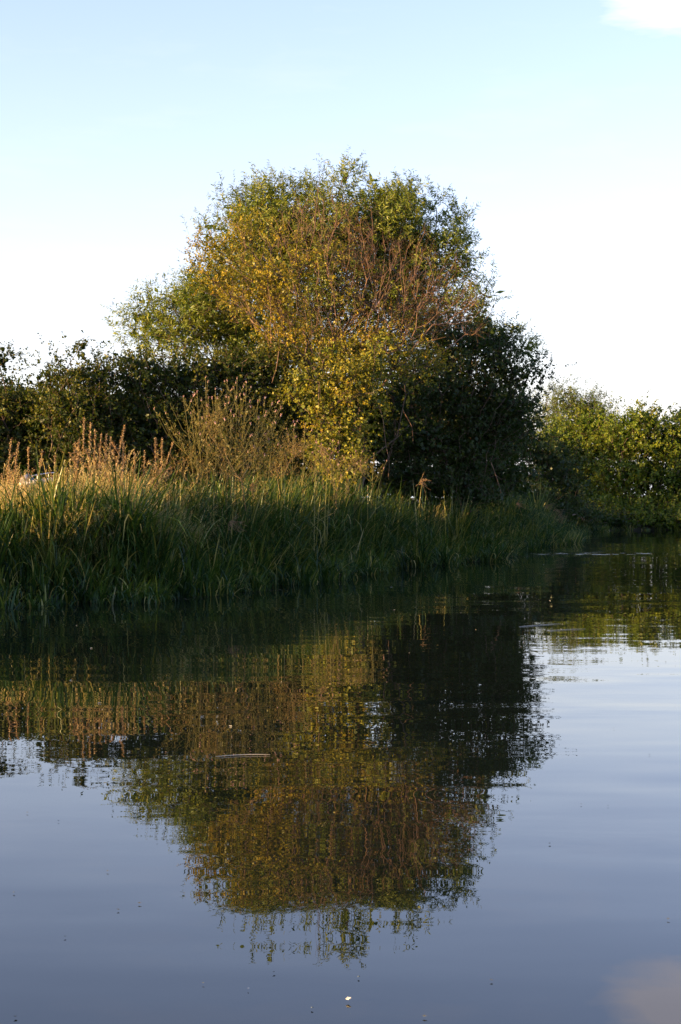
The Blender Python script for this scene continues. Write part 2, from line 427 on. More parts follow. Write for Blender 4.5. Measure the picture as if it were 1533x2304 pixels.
# ------------------------------------------------------------------ trees
tree("willow_tree", "tall willow with grey-green narrow leaves forming the top of the big central clump", "tree", (.4, 54, 0),
     [(760, 506, 190, 85, 53, 1.8), (600, 500, 95, 80, 53, 1.5), (590, 451, 75, 35, 53, .8, .8), (895, 500, 80, 90, 53, 1.5), (780, 431, 42, 40, 53, .5, .7),
      (850, 441, 70, 42, 53, .8), (905, 441, 40, 38, 53, .6), (1000, 550, 62, 60, 53, 1, .8), (1030, 600, 38, 40, 53, .8, .7), (700, 600, 240, 130, 54, 2),
      (920, 640, 140, 120, 54, 1.8), (1060, 690, 62, 45, 53, 1, .8), (1090, 760, 70, 50, 53.5, 1.4), (520, 466, 28, 28, 53, .4, .6), (470, 510, 26, 24, 52, .4, .5),
      (760, 780, 300, 120, 55, 2, .8), (1045, 505, 26, 14, 53, .3, .6), (680, 446, 60, 28, 53, .6, .7)] + [(a + (760 - a) * .045, b + (640 - b) * .05 + (12 if b < 440 else 0), 16, 18, 53, .25, 1.8) for a, b in ((780, 368), (772, 385), (838, 382), (900, 388), (925, 400), (615, 402), (585, 408), (525, 425), (498, 440), (690, 415), (720, 412), (1050, 490), (1030, 488), (1068, 545), (1062, 580), (1075, 600), (1060, 620), (1125, 662), (1105, 670), (1108, 700), (1150, 745), (1170, 752), (1195, 790), (1208, 798), (965, 440), (990, 462), (470, 505), (452, 515))],
     WILLOW, leaf=(.18, .038), per_m2=19, sprigs=7, nl=14, slen=.5, clump=.26, upb=.7, r0=.30, bias=.35, core=1.3)
tree("willow_tree", "smaller pale willow on the left shoulder of the central clump, above the hedge", "tree", (-4.6, 50, 0),
     [(350, 715, 55, 55, 50, 1.0), (320, 690, 34, 30, 50, .6, .7), (400, 750, 95, 90, 50, 1.4), (475, 700, 80, 100, 50, 1.4), (430, 680, 55, 40, 50, .8), (540, 760, 90, 90, 50.5, 1.4),
      (300, 750, 25, 30, 50, .5, .6)] + [(a + 14, b + 12, 14, 14, 50, .25, 1.8) for a, b in ((345, 650), (325, 660), (292, 695), (285, 735), (300, 712), (375, 655), (405, 650))],
     WILLOW, leaf=(.17, .036), per_m2=21, sprigs=7, nl=14, slen=.5, clump=.26, upb=.5, r0=.18, bias=.4, core=1.4)
bt = ellip_pts([(620, 560, 110, 90, 47, .9, .7), (760, 580, 150, 130, 46.6, 1.1, 1.3), (880, 600, 120, 110, 46.6, .9, 1), (990, 660, 90, 80, 46.8, .8, .8), (720, 480, 70, 50, 46.8, .5, .4),
                (560, 690, 110, 70, 46.6, .8, .5), (1060, 710, 50, 50, 47, .5, .4), (870, 740, 150, 60, 46.3, .8, .7), (690, 740, 100, 70, 46.6, .6, .8)], 48)
bb = [px(655, 850, 46.8), px(715, 880, 46.9), px(765, 885, 46.7), px(815, 880, 46.9), px(860, 870, 47.0)]
tree("hawthorn_tree", "half bare hawthorn with golden leaves on its left side and a fan of pink-brown branches", "tree", (-.15, 47.3, 0),
     [(500, 590, 65, 75, 47.5, 1.0), (470, 560, 42, 48, 47.5, .6, .8), (550, 520, 75, 55, 47.6, .8, .8), (560, 660, 105, 80, 47.3, 1.1), (620, 600, 110, 120, 47.4, 1.2, .7), (440, 590, 26, 26, 47.3, .4, .7),
      (640, 740, 100, 70, 47, 1.1), (760, 790, 150, 70, 46.6, 1.1, 1), (700, 620, 150, 130, 46.4, .8, .2), (850, 790, 120, 70, 46.4, .8, .8), (960, 800, 80, 50, 46.8, .7, .7), (700, 850, 60, 50, 44.9, .5, .6), (800, 870, 80, 60, 44.9, .5, .6), (770, 950, 70, 60, 44.8, .5, .5), (450, 640, 50, 35, 47.3, .5, .7)] + [(a + 14, b + 6, 12, 12, 47.3, .2, 1.8) for a, b in ((420, 582), (432, 600), (445, 545), (450, 508), (455, 530), (480, 490), (425, 620))],
     GOLD, leaf=(.072, .055), per_m2=14.4, sprigs=8, nl=10, slen=.32, clump=.22, wood=BARK, r0=.16, core=.8, bare=(bt, .006, bb))
tree("hawthorn_tree", "russet twiggy hawthorn in the heart of the central clump, thin brown leaves", "tree", (.8, 49.6, 0),
     [(760, 610, 130, 120, 47.8, 1, .6), (880, 620, 120, 110, 48, 1, .7), (990, 670, 90, 80, 48, 1, .8), (1060, 710, 60, 50, 48.2, .7, .8), (880, 730, 160, 60, 47.6, 1, .8), (760, 520, 90, 50, 48, .6, .4)],
     RUSSET, leaf=(.06, .04), per_m2=13.6, sprigs=6, nl=8, slen=.35, clump=.25, wood=BARK, r0=.12, rmin=.006, core=.3)
tree("ivy_bush", "yellow-green ivy-covered bush lit by the sun at the foot of the central clump", "bush", (.1, 45.4, 0),
     [(760, 860, 110, 70, 45.4, 1.0), (690, 850, 50, 42, 45.2, .6), (760, 940, 95, 70, 45.2, .9), (800, 1000, 60, 60, 45, .7), (700, 920, 55, 50, 45.1, .6), (850, 820, 55, 55, 45.4, .7), (660, 880, 36, 26, 45, .4),
      (730, 1010, 60, 50, 45, .6), (780, 1060, 80, 40, 45, .6), (860, 770, 60, 30, 45.5, .6, .6), (740, 790, 60, 40, 45.6, .5, .6), (860, 900, 40, 60, 45.2, .5, .6), (850, 980, 36, 50, 45, .4, .5), (920, 860, 50, 60, 46.5, .6, .22), (910, 960, 40, 60, 46.2, .5, .18), (960, 820, 60, 40, 47, .6, .25)],
     IVY, leaf=(.08, .07), per_m2=25.5, sprigs=8, nl=9, slen=.22, clump=.16, upb=.1, shell=.35, r0=.12)
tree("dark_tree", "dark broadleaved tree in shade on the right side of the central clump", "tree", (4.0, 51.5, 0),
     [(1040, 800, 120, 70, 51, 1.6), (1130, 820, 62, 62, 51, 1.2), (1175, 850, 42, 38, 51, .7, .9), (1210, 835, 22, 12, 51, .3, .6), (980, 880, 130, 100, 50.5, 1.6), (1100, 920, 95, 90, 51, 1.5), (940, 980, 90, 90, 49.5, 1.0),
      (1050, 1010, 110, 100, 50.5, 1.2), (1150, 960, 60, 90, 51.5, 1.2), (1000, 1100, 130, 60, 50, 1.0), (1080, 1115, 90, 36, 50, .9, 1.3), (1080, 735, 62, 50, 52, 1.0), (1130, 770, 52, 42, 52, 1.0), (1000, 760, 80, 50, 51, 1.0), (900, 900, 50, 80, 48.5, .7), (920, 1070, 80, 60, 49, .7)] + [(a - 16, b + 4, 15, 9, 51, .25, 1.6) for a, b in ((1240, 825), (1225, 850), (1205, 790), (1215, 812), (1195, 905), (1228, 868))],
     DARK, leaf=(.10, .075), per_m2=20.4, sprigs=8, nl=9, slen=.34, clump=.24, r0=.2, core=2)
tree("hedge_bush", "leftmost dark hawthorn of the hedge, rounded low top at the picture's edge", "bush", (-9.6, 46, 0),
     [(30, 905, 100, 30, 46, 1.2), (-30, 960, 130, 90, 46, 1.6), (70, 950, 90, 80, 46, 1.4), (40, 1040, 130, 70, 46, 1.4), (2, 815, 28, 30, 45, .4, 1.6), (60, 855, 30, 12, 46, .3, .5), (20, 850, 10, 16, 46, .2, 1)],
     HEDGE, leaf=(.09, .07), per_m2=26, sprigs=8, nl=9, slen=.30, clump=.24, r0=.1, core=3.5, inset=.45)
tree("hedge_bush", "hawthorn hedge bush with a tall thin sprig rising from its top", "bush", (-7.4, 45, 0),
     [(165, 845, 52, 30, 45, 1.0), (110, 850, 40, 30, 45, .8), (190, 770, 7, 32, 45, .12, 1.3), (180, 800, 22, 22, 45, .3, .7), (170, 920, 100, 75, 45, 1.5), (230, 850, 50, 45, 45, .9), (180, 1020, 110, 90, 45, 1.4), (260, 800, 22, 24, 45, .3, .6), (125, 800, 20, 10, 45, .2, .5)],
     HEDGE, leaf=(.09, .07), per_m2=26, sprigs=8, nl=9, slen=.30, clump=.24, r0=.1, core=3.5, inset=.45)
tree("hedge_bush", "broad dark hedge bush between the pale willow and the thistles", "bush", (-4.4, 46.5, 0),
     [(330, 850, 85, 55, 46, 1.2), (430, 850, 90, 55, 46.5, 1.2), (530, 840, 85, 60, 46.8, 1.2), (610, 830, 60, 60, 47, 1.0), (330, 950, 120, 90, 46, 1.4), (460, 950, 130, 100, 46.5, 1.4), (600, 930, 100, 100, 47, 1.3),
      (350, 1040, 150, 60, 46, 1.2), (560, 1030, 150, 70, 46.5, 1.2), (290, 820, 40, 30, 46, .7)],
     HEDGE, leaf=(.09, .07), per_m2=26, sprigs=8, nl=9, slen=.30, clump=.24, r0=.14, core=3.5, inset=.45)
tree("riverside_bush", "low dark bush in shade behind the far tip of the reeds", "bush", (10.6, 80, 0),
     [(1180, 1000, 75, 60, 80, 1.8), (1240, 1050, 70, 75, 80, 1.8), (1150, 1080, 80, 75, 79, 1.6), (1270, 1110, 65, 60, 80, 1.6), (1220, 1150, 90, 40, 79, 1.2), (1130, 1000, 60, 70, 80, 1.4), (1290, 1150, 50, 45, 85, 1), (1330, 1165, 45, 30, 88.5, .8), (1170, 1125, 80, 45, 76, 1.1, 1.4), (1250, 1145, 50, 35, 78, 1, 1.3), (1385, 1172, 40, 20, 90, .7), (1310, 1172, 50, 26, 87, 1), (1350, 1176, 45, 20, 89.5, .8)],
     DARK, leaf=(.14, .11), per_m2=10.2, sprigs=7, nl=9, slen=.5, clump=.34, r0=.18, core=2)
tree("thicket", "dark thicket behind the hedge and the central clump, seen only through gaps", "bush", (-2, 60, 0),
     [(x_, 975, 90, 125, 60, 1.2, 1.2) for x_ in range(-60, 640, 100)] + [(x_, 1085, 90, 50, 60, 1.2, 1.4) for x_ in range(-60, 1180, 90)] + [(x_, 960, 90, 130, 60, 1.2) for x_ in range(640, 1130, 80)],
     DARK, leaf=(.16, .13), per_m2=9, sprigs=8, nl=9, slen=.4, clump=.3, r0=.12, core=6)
tree("willow_tree", "distant pale grey-green willow rising behind the yellow-green tree on the right", "tree", (14.5, 118, 0),
     [(1265, 905, 48, 34, 118, 1.5), (1275, 880, 22, 22, 118, .8, .7), (1320, 915, 60, 34, 118, 1.6), (1240, 940, 40, 38, 118, 1.5), (1320, 960, 90, 50, 118, 2), (1230, 1010, 50, 60, 118, 1.5)],
     PALE, leaf=(.24, .06), per_m2=6.8, sprigs=7, nl=12, slen=.8, clump=.45, upb=.8, r0=.3, rmin=.012)
tree("field_maple", "sunlit yellow-green tree just right of the central clump across the water", "tree", (15.0, 99, 0),
     [(1270, 985, 60, 50, 99, 1.8), (1330, 955, 58, 36, 98, 1.6), (1320, 1010, 80, 60, 98, 1.8), (1290, 1060, 80, 50, 98, 1.6), (1370, 1000, 50, 60, 98, 1.6), (1330, 1110, 100, 70, 98, 1.5), (1300, 1160, 100, 30, 96, 1), (1250, 1120, 80, 70, 95, 1), (1330, 1170, 80, 30, 92.5, 1)],
     LIME, leaf=(.17, .13), per_m2=8.5, sprigs=7, nl=9, slen=.55, clump=.36, r0=.25, rmin=.012, core=2.2)
tree("field_maple", "wide yellow-green tree at the right edge with its foot in deep shade", "tree", (18.5, 95.5, 0),
     [(1440, 950, 70, 42, 95, 1.8), (1400, 1000, 60, 55, 95, 1.6), (1480, 1000, 75, 60, 95, 1.8), (1540, 985, 50, 45, 95, 1.6), (1420, 1070, 90, 60, 94.5, 1.8), (1510, 1080, 90, 80, 94.5, 1.8), (1400, 1140, 110, 50, 94, 1.3), (1510, 1160, 110, 40, 94, 1.2), (1600, 1080, 90, 110, 95, 2), (1400, 1160, 90, 34, 92.5, 1), (1490, 1160, 90, 34, 92.5, 1), (1580, 1160, 70, 40, 93, 1)] + [(a, 1172, 40, 22, 91, .9, 1.3) for a in range(1370, 1600, 40)],
     LIME, leaf=(.17, .13), per_m2=9.3, sprigs=7, nl=9, slen=.55, clump=.36, r0=.25, rmin=.012, core=2.2)
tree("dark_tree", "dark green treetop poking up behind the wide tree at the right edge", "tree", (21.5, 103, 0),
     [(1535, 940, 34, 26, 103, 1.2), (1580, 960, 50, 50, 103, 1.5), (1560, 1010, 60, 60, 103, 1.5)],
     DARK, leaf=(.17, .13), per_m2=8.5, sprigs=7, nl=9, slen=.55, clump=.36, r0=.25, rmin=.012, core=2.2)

# unseen tree belt added left of the picture, heights shaped to shade bank and trees
def belt():
    lv = Leaves()
    n = 32000
    y = R.uniform(-14, 92, n)
    H = np.interp(y, [-14, 5, 13, 18, 24, 28, 31, 33, 40, 45, 51, 56, 60, 78, 92], [6.5, 6.8, 7.35, 7.75, 8.4, 8.8, 9.2, 12.0, 12.4, 9.9, 9.3, 13.5, 15.2, 15.0, 15.0])
    H = H + .25 * np.sin(y * 1.7) + .2 * np.sin(y * 4.1 + 1)
    x = -46 + R.normal(size=n) * 1.1
    z = R.random(n) * (H - .3) + .3
    P = np.stack([x, y, z], -1); D = unit(R.normal(size=(n, 3)))
    V, F = leaf_quads(P, D, R.uniform(.5, .9, n), R.uniform(.4, .7, n))
    lv.add(V, F, np.clip(R.normal(.4, .2, n), 0, 1))
    o = mesh("shade_belt", np.concatenate(lv.V), np.concatenate(lv.F), DARK, None, np.concatenate(lv.r))
    tag(o, "unseen belt of dark trees left of the picture, shaped to shade the bank", "woodland", kind='stuff')
belt()

# ------------------------------------------------------------------ reeds and grass
def blades(P, H, W, phi, th0, bend, nseg=5):
    """curved tapering strips; th = tilt from vertical, growing along the blade"""
    n = len(P); t = np.linspace(0, 1, nseg + 1)
    th = th0[:, None] + bend[:, None] * t[None] ** 1.8
    dh = np.sin(th); dz = np.cos(th); st = (H / nseg)[:, None]
    h = np.concatenate([np.zeros((n, 1)), np.cumsum((dh[:, 1:] + dh[:, :-1]) / 2 * st, 1)], 1)
    z = np.concatenate([np.zeros((n, 1)), np.cumsum((dz[:, 1:] + dz[:, :-1]) / 2 * st, 1)], 1)
    c = P[:, None] + np.stack([h * np.cos(phi)[:, None], h * np.sin(phi)[:, None], z], -1)
    psi = phi + math.pi / 2 + R.normal(0, .5, n)
    side = np.stack([np.cos(psi), np.sin(psi), np.zeros(n)], -1)
    wd = (W[:, None] * np.interp(t, [0, .3, .8, 1], [.7, 1, .6, .08])[None] * .5)[..., None]
    V = np.stack([c - side[:, None] * wd, c + side[:, None] * wd], 2).reshape(-1, 3)
    k = np.arange(nseg)[:, None] * 2 + np.array([0, 1, 3, 2])[None]
    F = (np.arange(n)[:, None, None] * (nseg + 1) * 2 + k[None]).reshape(-1, 4)
    return V, F

SEG = BANK[2:15]; SL = np.concatenate([[0], np.cumsum(np.hypot(*np.diff(SEG, axis=0).T))])
def on_bank(s, off):
    x = np.interp(s, SL, SEG[:, 0]); y = np.interp(s, SL, SEG[:, 1])
    x2 = np.interp(s + .3, SL, SEG[:, 0]); y2 = np.interp(s + .3, SL, SEG[:, 1])
    d = unit(np.stack([x2 - x + 1e-9, y2 - y + 1e-9], -1)); nrm = np.stack([-d[:, 1], d[:, 0]], -1)
    return x + nrm[:, 0] * off, y + nrm[:, 1] * off, nrm

def reed_bed(n, s0, s1, seed=0):
    """tussocks of arching blades; each tussock shares a lean, a height and a tone"""
    per = 26; nt_ = n // per
    cs = R.uniform(s0, s1, nt_); co = R.uniform(-.45, 3.4, nt_) + .35 * np.sin(cs * 1.1) * np.sin(cs * .47 + 2) + .25 * np.sin(cs * 2.9)
    th_ = R.uniform(.45, 1.2, nt_); tone = R.normal(.03, .14, nt_); lean = R.uniform(0, 2 * math.pi, nt_); kind = R.random(nt_)
    k = np.repeat(np.arange(nt_), per); n = len(k)
    s = cs[k] + R.normal(0, .10, n); off = co[k] + R.normal(0, .10, n)
    x, y, nrm = on_bank(s, off)
    gz = np.maximum(ground_z(x, y), -.1)
    ztop = np.interp(y, [20, 27, 30, 41, 45, 48, 56, 64, 71, 76], [1.8, 1.8, 1.85, 2.0, 1.9, 1.6, 1.4, 1.75, 1.65, .8])
    full = np.clip((off + .6) / 1.7, .30, 1)
    lump = np.interp(y, [26.5, 28.6, 29.6], [.80, .85, 1]) + .13 * np.sin(s * 1.55 + .6) * np.sin(s * .63) + .07 * np.sin(s * 3.7)
    H = np.maximum(.45, ztop * 1.10 * lump * full - gz * .9) * th_[k] * R.uniform(.65, 1.12, n)
    to_water = np.arctan2(-nrm[:, 1], -nrm[:, 0])
    phi = np.where(R.random(n) < .45, to_water + R.normal(0, .9, n), lean[k] + R.normal(0, 1.3, n))
    stiff = R.random(n) < np.where(kind < .4, .75, .12)[k]
    bend = np.where(stiff, R.uniform(.0, .55, n), R.uniform(1.1, 3.1, n)); H = H * np.where(stiff, 1, 1.2)
    th0 = np.abs(R.normal(.12, .12, n)) + np.where(off < .5, .45, .08) * R.random(n)
    W = R.uniform(.015, .044, n) * np.where(stiff, 1, .9)
    V, F = blades(np.stack([x, y, gz], -1), H, W, phi, th0, bend, 6)
    hue = np.clip(.26 + tone[k] + R.normal(0, .10, n) + np.where(stiff, .10, 0), 0, .72); dead = R.random(n) < .12; hue[dead] = R.uniform(.66, 1, dead.sum())
    return V, F, np.repeat(hue, 6)

V1, F1, r1 = reed_bed(30000, 12, SL[4] + 1.5)
V2, F2, r2 = reed_bed(22000, SL[4], SL[7])
V3, F3, r3 = reed_bed(13000, SL[7], SL[-1])
def fix(F, o): return F + o
o = mesh("reed_bed", np.concatenate([V1, V2, V3]), np.concatenate([F1, F2 + len(V1), F3 + len(V1) + len(V2)]), REED, None, np.concatenate([r1, r2, r3]))
tag(o, "dense dark green reeds and sedge hanging over the water along the bank", "reeds", kind='stuff')

def grass(name, label, n, boxes, hr, mat, hue, heads=True, w=.006):
    """boxes: (px0, px1, Y0, Y1, weight) on the bank top"""
    wt = np.array([b[4] for b in boxes], float); k = R.choice(len(boxes), n, p=wt / wt.sum())
    b = np.array(boxes, float)[k]
    y = R.uniform(b[:, 2], b[:, 3]); xx = (R.uniform(b[:, 0], b[:, 1]) - CX) / FPX * y
    z = ground_z(xx, y); ok = z > .3; y, xx, z = y[ok], xx[ok], z[ok]; n = len(y)
    P = np.stack([xx, y, z], -1); H = R.uniform(*hr, n) * (1 + .30 * np.sin(xx * 2.6 + 1) * np.sin(y * 2.2)) * np.interp(xx / y * FPX + CX, [60, 140], [.72, 1])
    phi = R.uniform(0, 2 * math.pi, n); th0 = np.abs(R.normal(.10, .1, n)); bend = R.uniform(.1, .9, n)
    V, F = blades(P, H, np.full(n, w), phi, th0, bend, 4)
    h = np.clip(R.normal(hue, .2, n), 0, 1); rs = [np.repeat(h, 4)]
    Vs, Fs = [V], [F]
    if heads:
        tip = V.reshape(n, -1, 3)[:, -1]; pre = V.reshape(n, -1, 3)[:, -4]; d = unit(tip - pre)
        m = 12; t = np.tile(np.linspace(-.16, .02, m), n); i = np.repeat(np.arange(n), m)
        Pp = tip[i] + d[i] * t[:, None]; ld = unit(d[i] + perp(d[i]) * .9)
        v, f = leaf_quads(Pp, ld, R.uniform(.02, .06, len(i)), R.uniform(.007, .014, len(i)))
        Vs.append(v); Fs.append(f + len(V)); rs.append(np.clip(h[i] + .1, 0, 1))
    o = mesh(name, np.concatenate(Vs), np.concatenate(Fs), mat, None, np.concatenate(rs))
    tag(o, label, "grass", kind='stuff')
grass("dry_grass", "golden seeding grass on the bank top, left of the thistles", 15000, [(-60, 330, 30.5, 35, 5), (300, 480, 31, 36, 2.5), (480, 860, 35, 41, 2)], (.55, 1.15), STRAW, .52)
grass("tall_grass", "tall feathery straw-coloured grass among the dock spikes", 420, [(-10, 60, 31, 33, 3), (150, 300, 31, 33, 5), (300, 420, 32, 34, 1.5)], (1.2, 1.75), STRAW, .75)
grass("bank_grass", "rough green grass covering the bank behind the reeds", 11500, [(-80, 700, 29, 45, 5), (500, 1100, 38, 52, 3), (1080, 1330, 56, 80, 2), (1270, 1560, 85, 96, 3)], (.4, .9), REED, .4, False, .012)
grass("seed_grass", "hazy pale seed heads leaning out over the front of the reeds", 900, [(60, 250, 28.3, 30, 3), (600, 700, 33.5, 36, 1), (960, 1070, 46, 49, 1)], (.85, 1.15), STRAW, .35)

# straight pale broken reed stems along the lit crest of the reeds
for pxx, pyt, yy in [(615, 1062, 36), (628, 1048, 36), (640, 1058, 36.2), (300, 1072, 31), (318, 1080, 31), (400, 1075, 31.5), (728, 1040, 38), (735, 1052, 38), (702, 1090, 37.5), (709, 1110, 37), (841, 1098, 41.5), (828, 1085, 41.5),
                     (893, 1102, 42.5), (903, 1098, 42.5), (938, 1075, 44), (941, 1085, 44), (999, 1098, 46), (270, 1110, 29.6), (315, 1150, 29.8), (322, 1165, 29.6), (245, 1095, 30), (480, 1085, 33), (462, 1095, 33), (573, 1085, 35)]:
    tip = px(pxx, pyt, yy); b = np.array([tip[0] + R.normal(0, .04), yy + .1, max(0, float(ground_z(np.array([tip[0]]), np.array([yy]))[0]))])
    V, F = blades(b[None], np.array([tip[2] - b[2]]), np.array([.028]), np.array([R.uniform(0, 6)]), np.array([.03]), np.array([.12]))
    o = mesh("reed", V, F, REED, None, np.full(5, R.uniform(.78, 1)))
    tag(o, "tall straight pale reed blade catching the sun on the reed crest", "reed", "pale reed blades along the crest")

# ------------------------------------------------------------------ dock spikes
def dock(tipx, tipy, basex, Y, label, fat=1.0):
    tip = px(tipx, tipy, Y); bx = (basex - CX) / FPX * Y; bz = float(ground_z(np.array([bx]), np.array([Y]))[0])
    o = empty("dock_plant", (bx, Y, bz)); tag(o, label, "dock plant", "dry dock spikes on the bank")
    t = np.linspace(0, 1, 9)[:, None]; b = np.array([bx, Y, bz]); mid = (b + tip) / 2 + np.array([(tip[0] - bx) * -.12, 0, .05])
    pts = (1 - t) ** 2 * b + 2 * t * (1 - t) * mid + t ** 2 * tip
    V, F = curve_tube(pts, np.linspace(.008, .003, 9), 5)
    mesh("stem", V, F, DOCK, o, np.full(len(F), .6))
    H = np.linalg.norm(tip - b); lo = max(.30, 1 - .85 / H)
    m = int(230 * fat); tt = R.uniform(lo, 1, m); q = tt[:, None]
    P = (1 - q) ** 2 * b + 2 * q * (1 - q) * mid + q ** 2 * tip
    whorl = (.5 + .5 * np.cos(tt * H * 62)) * (1 - (tt - lo) / (1 - lo) * .65)
    P = P + R.normal(size=(m, 3)) * (.007 + .012 * whorl[:, None]) * fat * np.array([1, 1, .8])
    V, F = leaf_quads(P, unit(R.normal(size=(m, 3)) + [0, 0, .6]), R.uniform(.02, .035, m), R.uniform(.014, .024, m))
    mesh("seed_head", V, F, DOCK, o, np.clip(R.normal(.66, .25, m), 0, 1))
    # side branch or two and a crinkled dead leaf
    Vs = []; 
    for _ in range(5):
        q = R.uniform(.30, .8); p = (1 - q) ** 2 * b + 2 * q * (1 - q) * mid + q ** 2 * tip
        e = p + np.array([R.choice([-1, 1]) * R.uniform(.06, .20), R.normal(0, .05), R.uniform(.12, .30)])
        Vs.append(curve_tube([p, (p + e) / 2 + [0, 0, -.02], e], [.004, .004, .003], 4))
        mm = 60; s = R.random(mm)[:, None]; pp = p + (e - p) * (.3 + .7 * s) + R.normal(size=(mm, 3)) * .013
        Vs.append(leaf_quads(pp, unit(R.normal(size=(mm, 3))), R.uniform(.018, .03, mm), R.uniform(.012, .02, mm)))
    V, F = join(Vs); mesh("side_branch", V, F, DOCK, o, np.clip(R.normal(.5, .25, len(F)), 0, 1))
for args in [
    (189, 941, 186, 32.0, "tallest upright rust-brown dock spike, left part of the big cluster", 1.1),
    (204, 951, 198, 32.1, "dock spike just right of the tallest one"),
    (215, 967, 207, 32.3, "thin dock spike, third tip right of the tallest spike's cluster start"),
    (228, 976, 216, 31.9, "slightly leaning dock spike in the middle of the cluster"),
    (240, 977, 231, 32.2, "upright dock spike near the middle of the cluster, beside the leaning long one"),
    (250, 983, 237, 32.4, "lower dock spike tucked behind the long leaning one"),
    (281, 957, 233, 31.8, "longest dock spike leaning strongly to the right", 1.15),
    (178, 987, 166, 31.9, "thick dark dock spike left of the tallest one", 1.5),
    (170, 995, 160, 32.2, "short thick dock spike at the left end of the cluster", 1.4),
    (279, 993, 268, 32.3, "short thick dock spike under the tip of the long leaning one", 1.4),
    (284, 1024, 244, 31.7, "low dock stem leaning right across the foot of the cluster"),
    (64, 1006, 66, 32.5, "lone upright dock spike right above the white boat"),
    (26, 988, 8, 31.6, "curved dock spike near the left picture edge"),
    (42, 996, 20, 31.8, "branched dock spike second from the left picture edge", 1.1),
    (96, 1012, 74, 32.2, "spreading dock head above the white boat, right of the lone spike"),
    (124, 1024, 127, 32.4, "small dark dock spike right of the white boat"),
    (303, 1016, 304, 32.8, "short dock spike between the cluster and the haze of weeds, left one"),
    (326, 1017, 318, 32.9, "short dock spike between the cluster and the haze of weeds, right one"),
    (350, 985, 352, 36.0, "dull red dock spike standing farther back", 1.2),
    (365, 986, 362, 36.2, "second dull red dock spike standing farther back", 1.2),
    (391, 992, 326, 33.2, "bare slanting dock stem leaning far right before the hedge", .6)]:
    dock(*args)

# ------------------------------------------------------------------ thistles
def flower_mesh():
    n = 14; an = np.linspace(0, 2 * math.pi, n, endpoint=False)
    P = np.zeros((n, 3)); D = unit(np.stack([np.cos(an) * .6, np.sin(an) * .6, np.ones(n)], -1))
    v1, f1 = leaf_quads(P + [0, 0, .008], D, np.full(n, .030), np.full(n, .012))
    v2, f2 = curve_tube([(0, 0, -.012), (0, 0, 0), (0, 0, .012)], [.005, .011, .007], 6)
    return join([(v1, f1), (v2, f2)])
FV, FF = flower_mesh()
fl_proto = None
def thistle(tipx, tipy, Y, label, lean=0.0, nb=9, big=1.0):
    global fl_proto
    tip = px(tipx, tipy, Y); bx = tip[0] - lean; bz = float(ground_z(np.array([bx]), np.array([Y]))[0])
    b = np.array([bx, Y, bz]); H = np.linalg.norm(tip - b)
    o = empty("thistle", b); tag(o, label, "thistle", "tall thistles on the bank")
    t = np.linspace(0, 1, 10)[:, None]; mid = (b + tip) / 2 + np.array([-lean * .35, 0, 0])
    f = lambda q: (1 - q) ** 2 * b + 2 * q * (1 - q) * mid + q ** 2 * tip
    parts = [curve_tube(f(t), np.linspace(.010, .004, 10), 5)]; ends = [tip]; axes = [(b, tip)]
    for k in range(nb):
        q = R.uniform(.45, .93); p = f(np.array([[q]]))[0]; a = R.uniform(0, 2 * math.pi); l = (1 - q) * H * R.uniform(.6, .95) + .08
        e = p + np.array([math.cos(a) * .62, math.sin(a) * .62, .78]) * l
        c = (p + e) / 2 + np.array([math.cos(a), math.sin(a), -.2]) * l * .10
        parts.append(curve_tube([p, c, e], [.005, .004, .003], 4)); ends.append(e); axes.append((p, e))
    V, F = join(parts); mesh("stem", V, F, THIST, o, np.full(len(F), .55))
    Ps, Ds = [], []
    for p, e in axes:
        m = int(np.linalg.norm(e - p) * 38 * big) + 4; s = R.random(m)[:, None]; d = unit(e - p)
        Ps.append(p + (e - p) * s + R.normal(size=(m, 3)) * .004); Ds.append(unit(d * .7 + perp(np.repeat(d[None], m, 0)) * .9))
    P = np.concatenate(Ps); D = np.concatenate(Ds); m = len(P)
    V, F = leaf_quads(P, D, R.uniform(.03, .085, m), R.uniform(.008, .018, m))
    mesh("foliage", V, F, THIST, o, np.clip(R.normal(.5, .25, m), 0, 1))
    for e in ends[:6]:
        if fl_proto is None:
            fo = mesh("flower_head", FV, FF, PINK, None, R.random(len(FF))); fl_proto = fo.data
        else:
            fo = bpy.data.objects.new("flower_head", fl_proto); C.objects.link(fo)
        fo.parent = o; fo.location = tuple(float(v) for v in (e - b)); s = R.uniform(.9, 1.6) * big; fo.scale = (s, s, s)
        fo.rotation_euler = (R.normal(0, .3), R.normal(0, .3), R.uniform(0, 6))
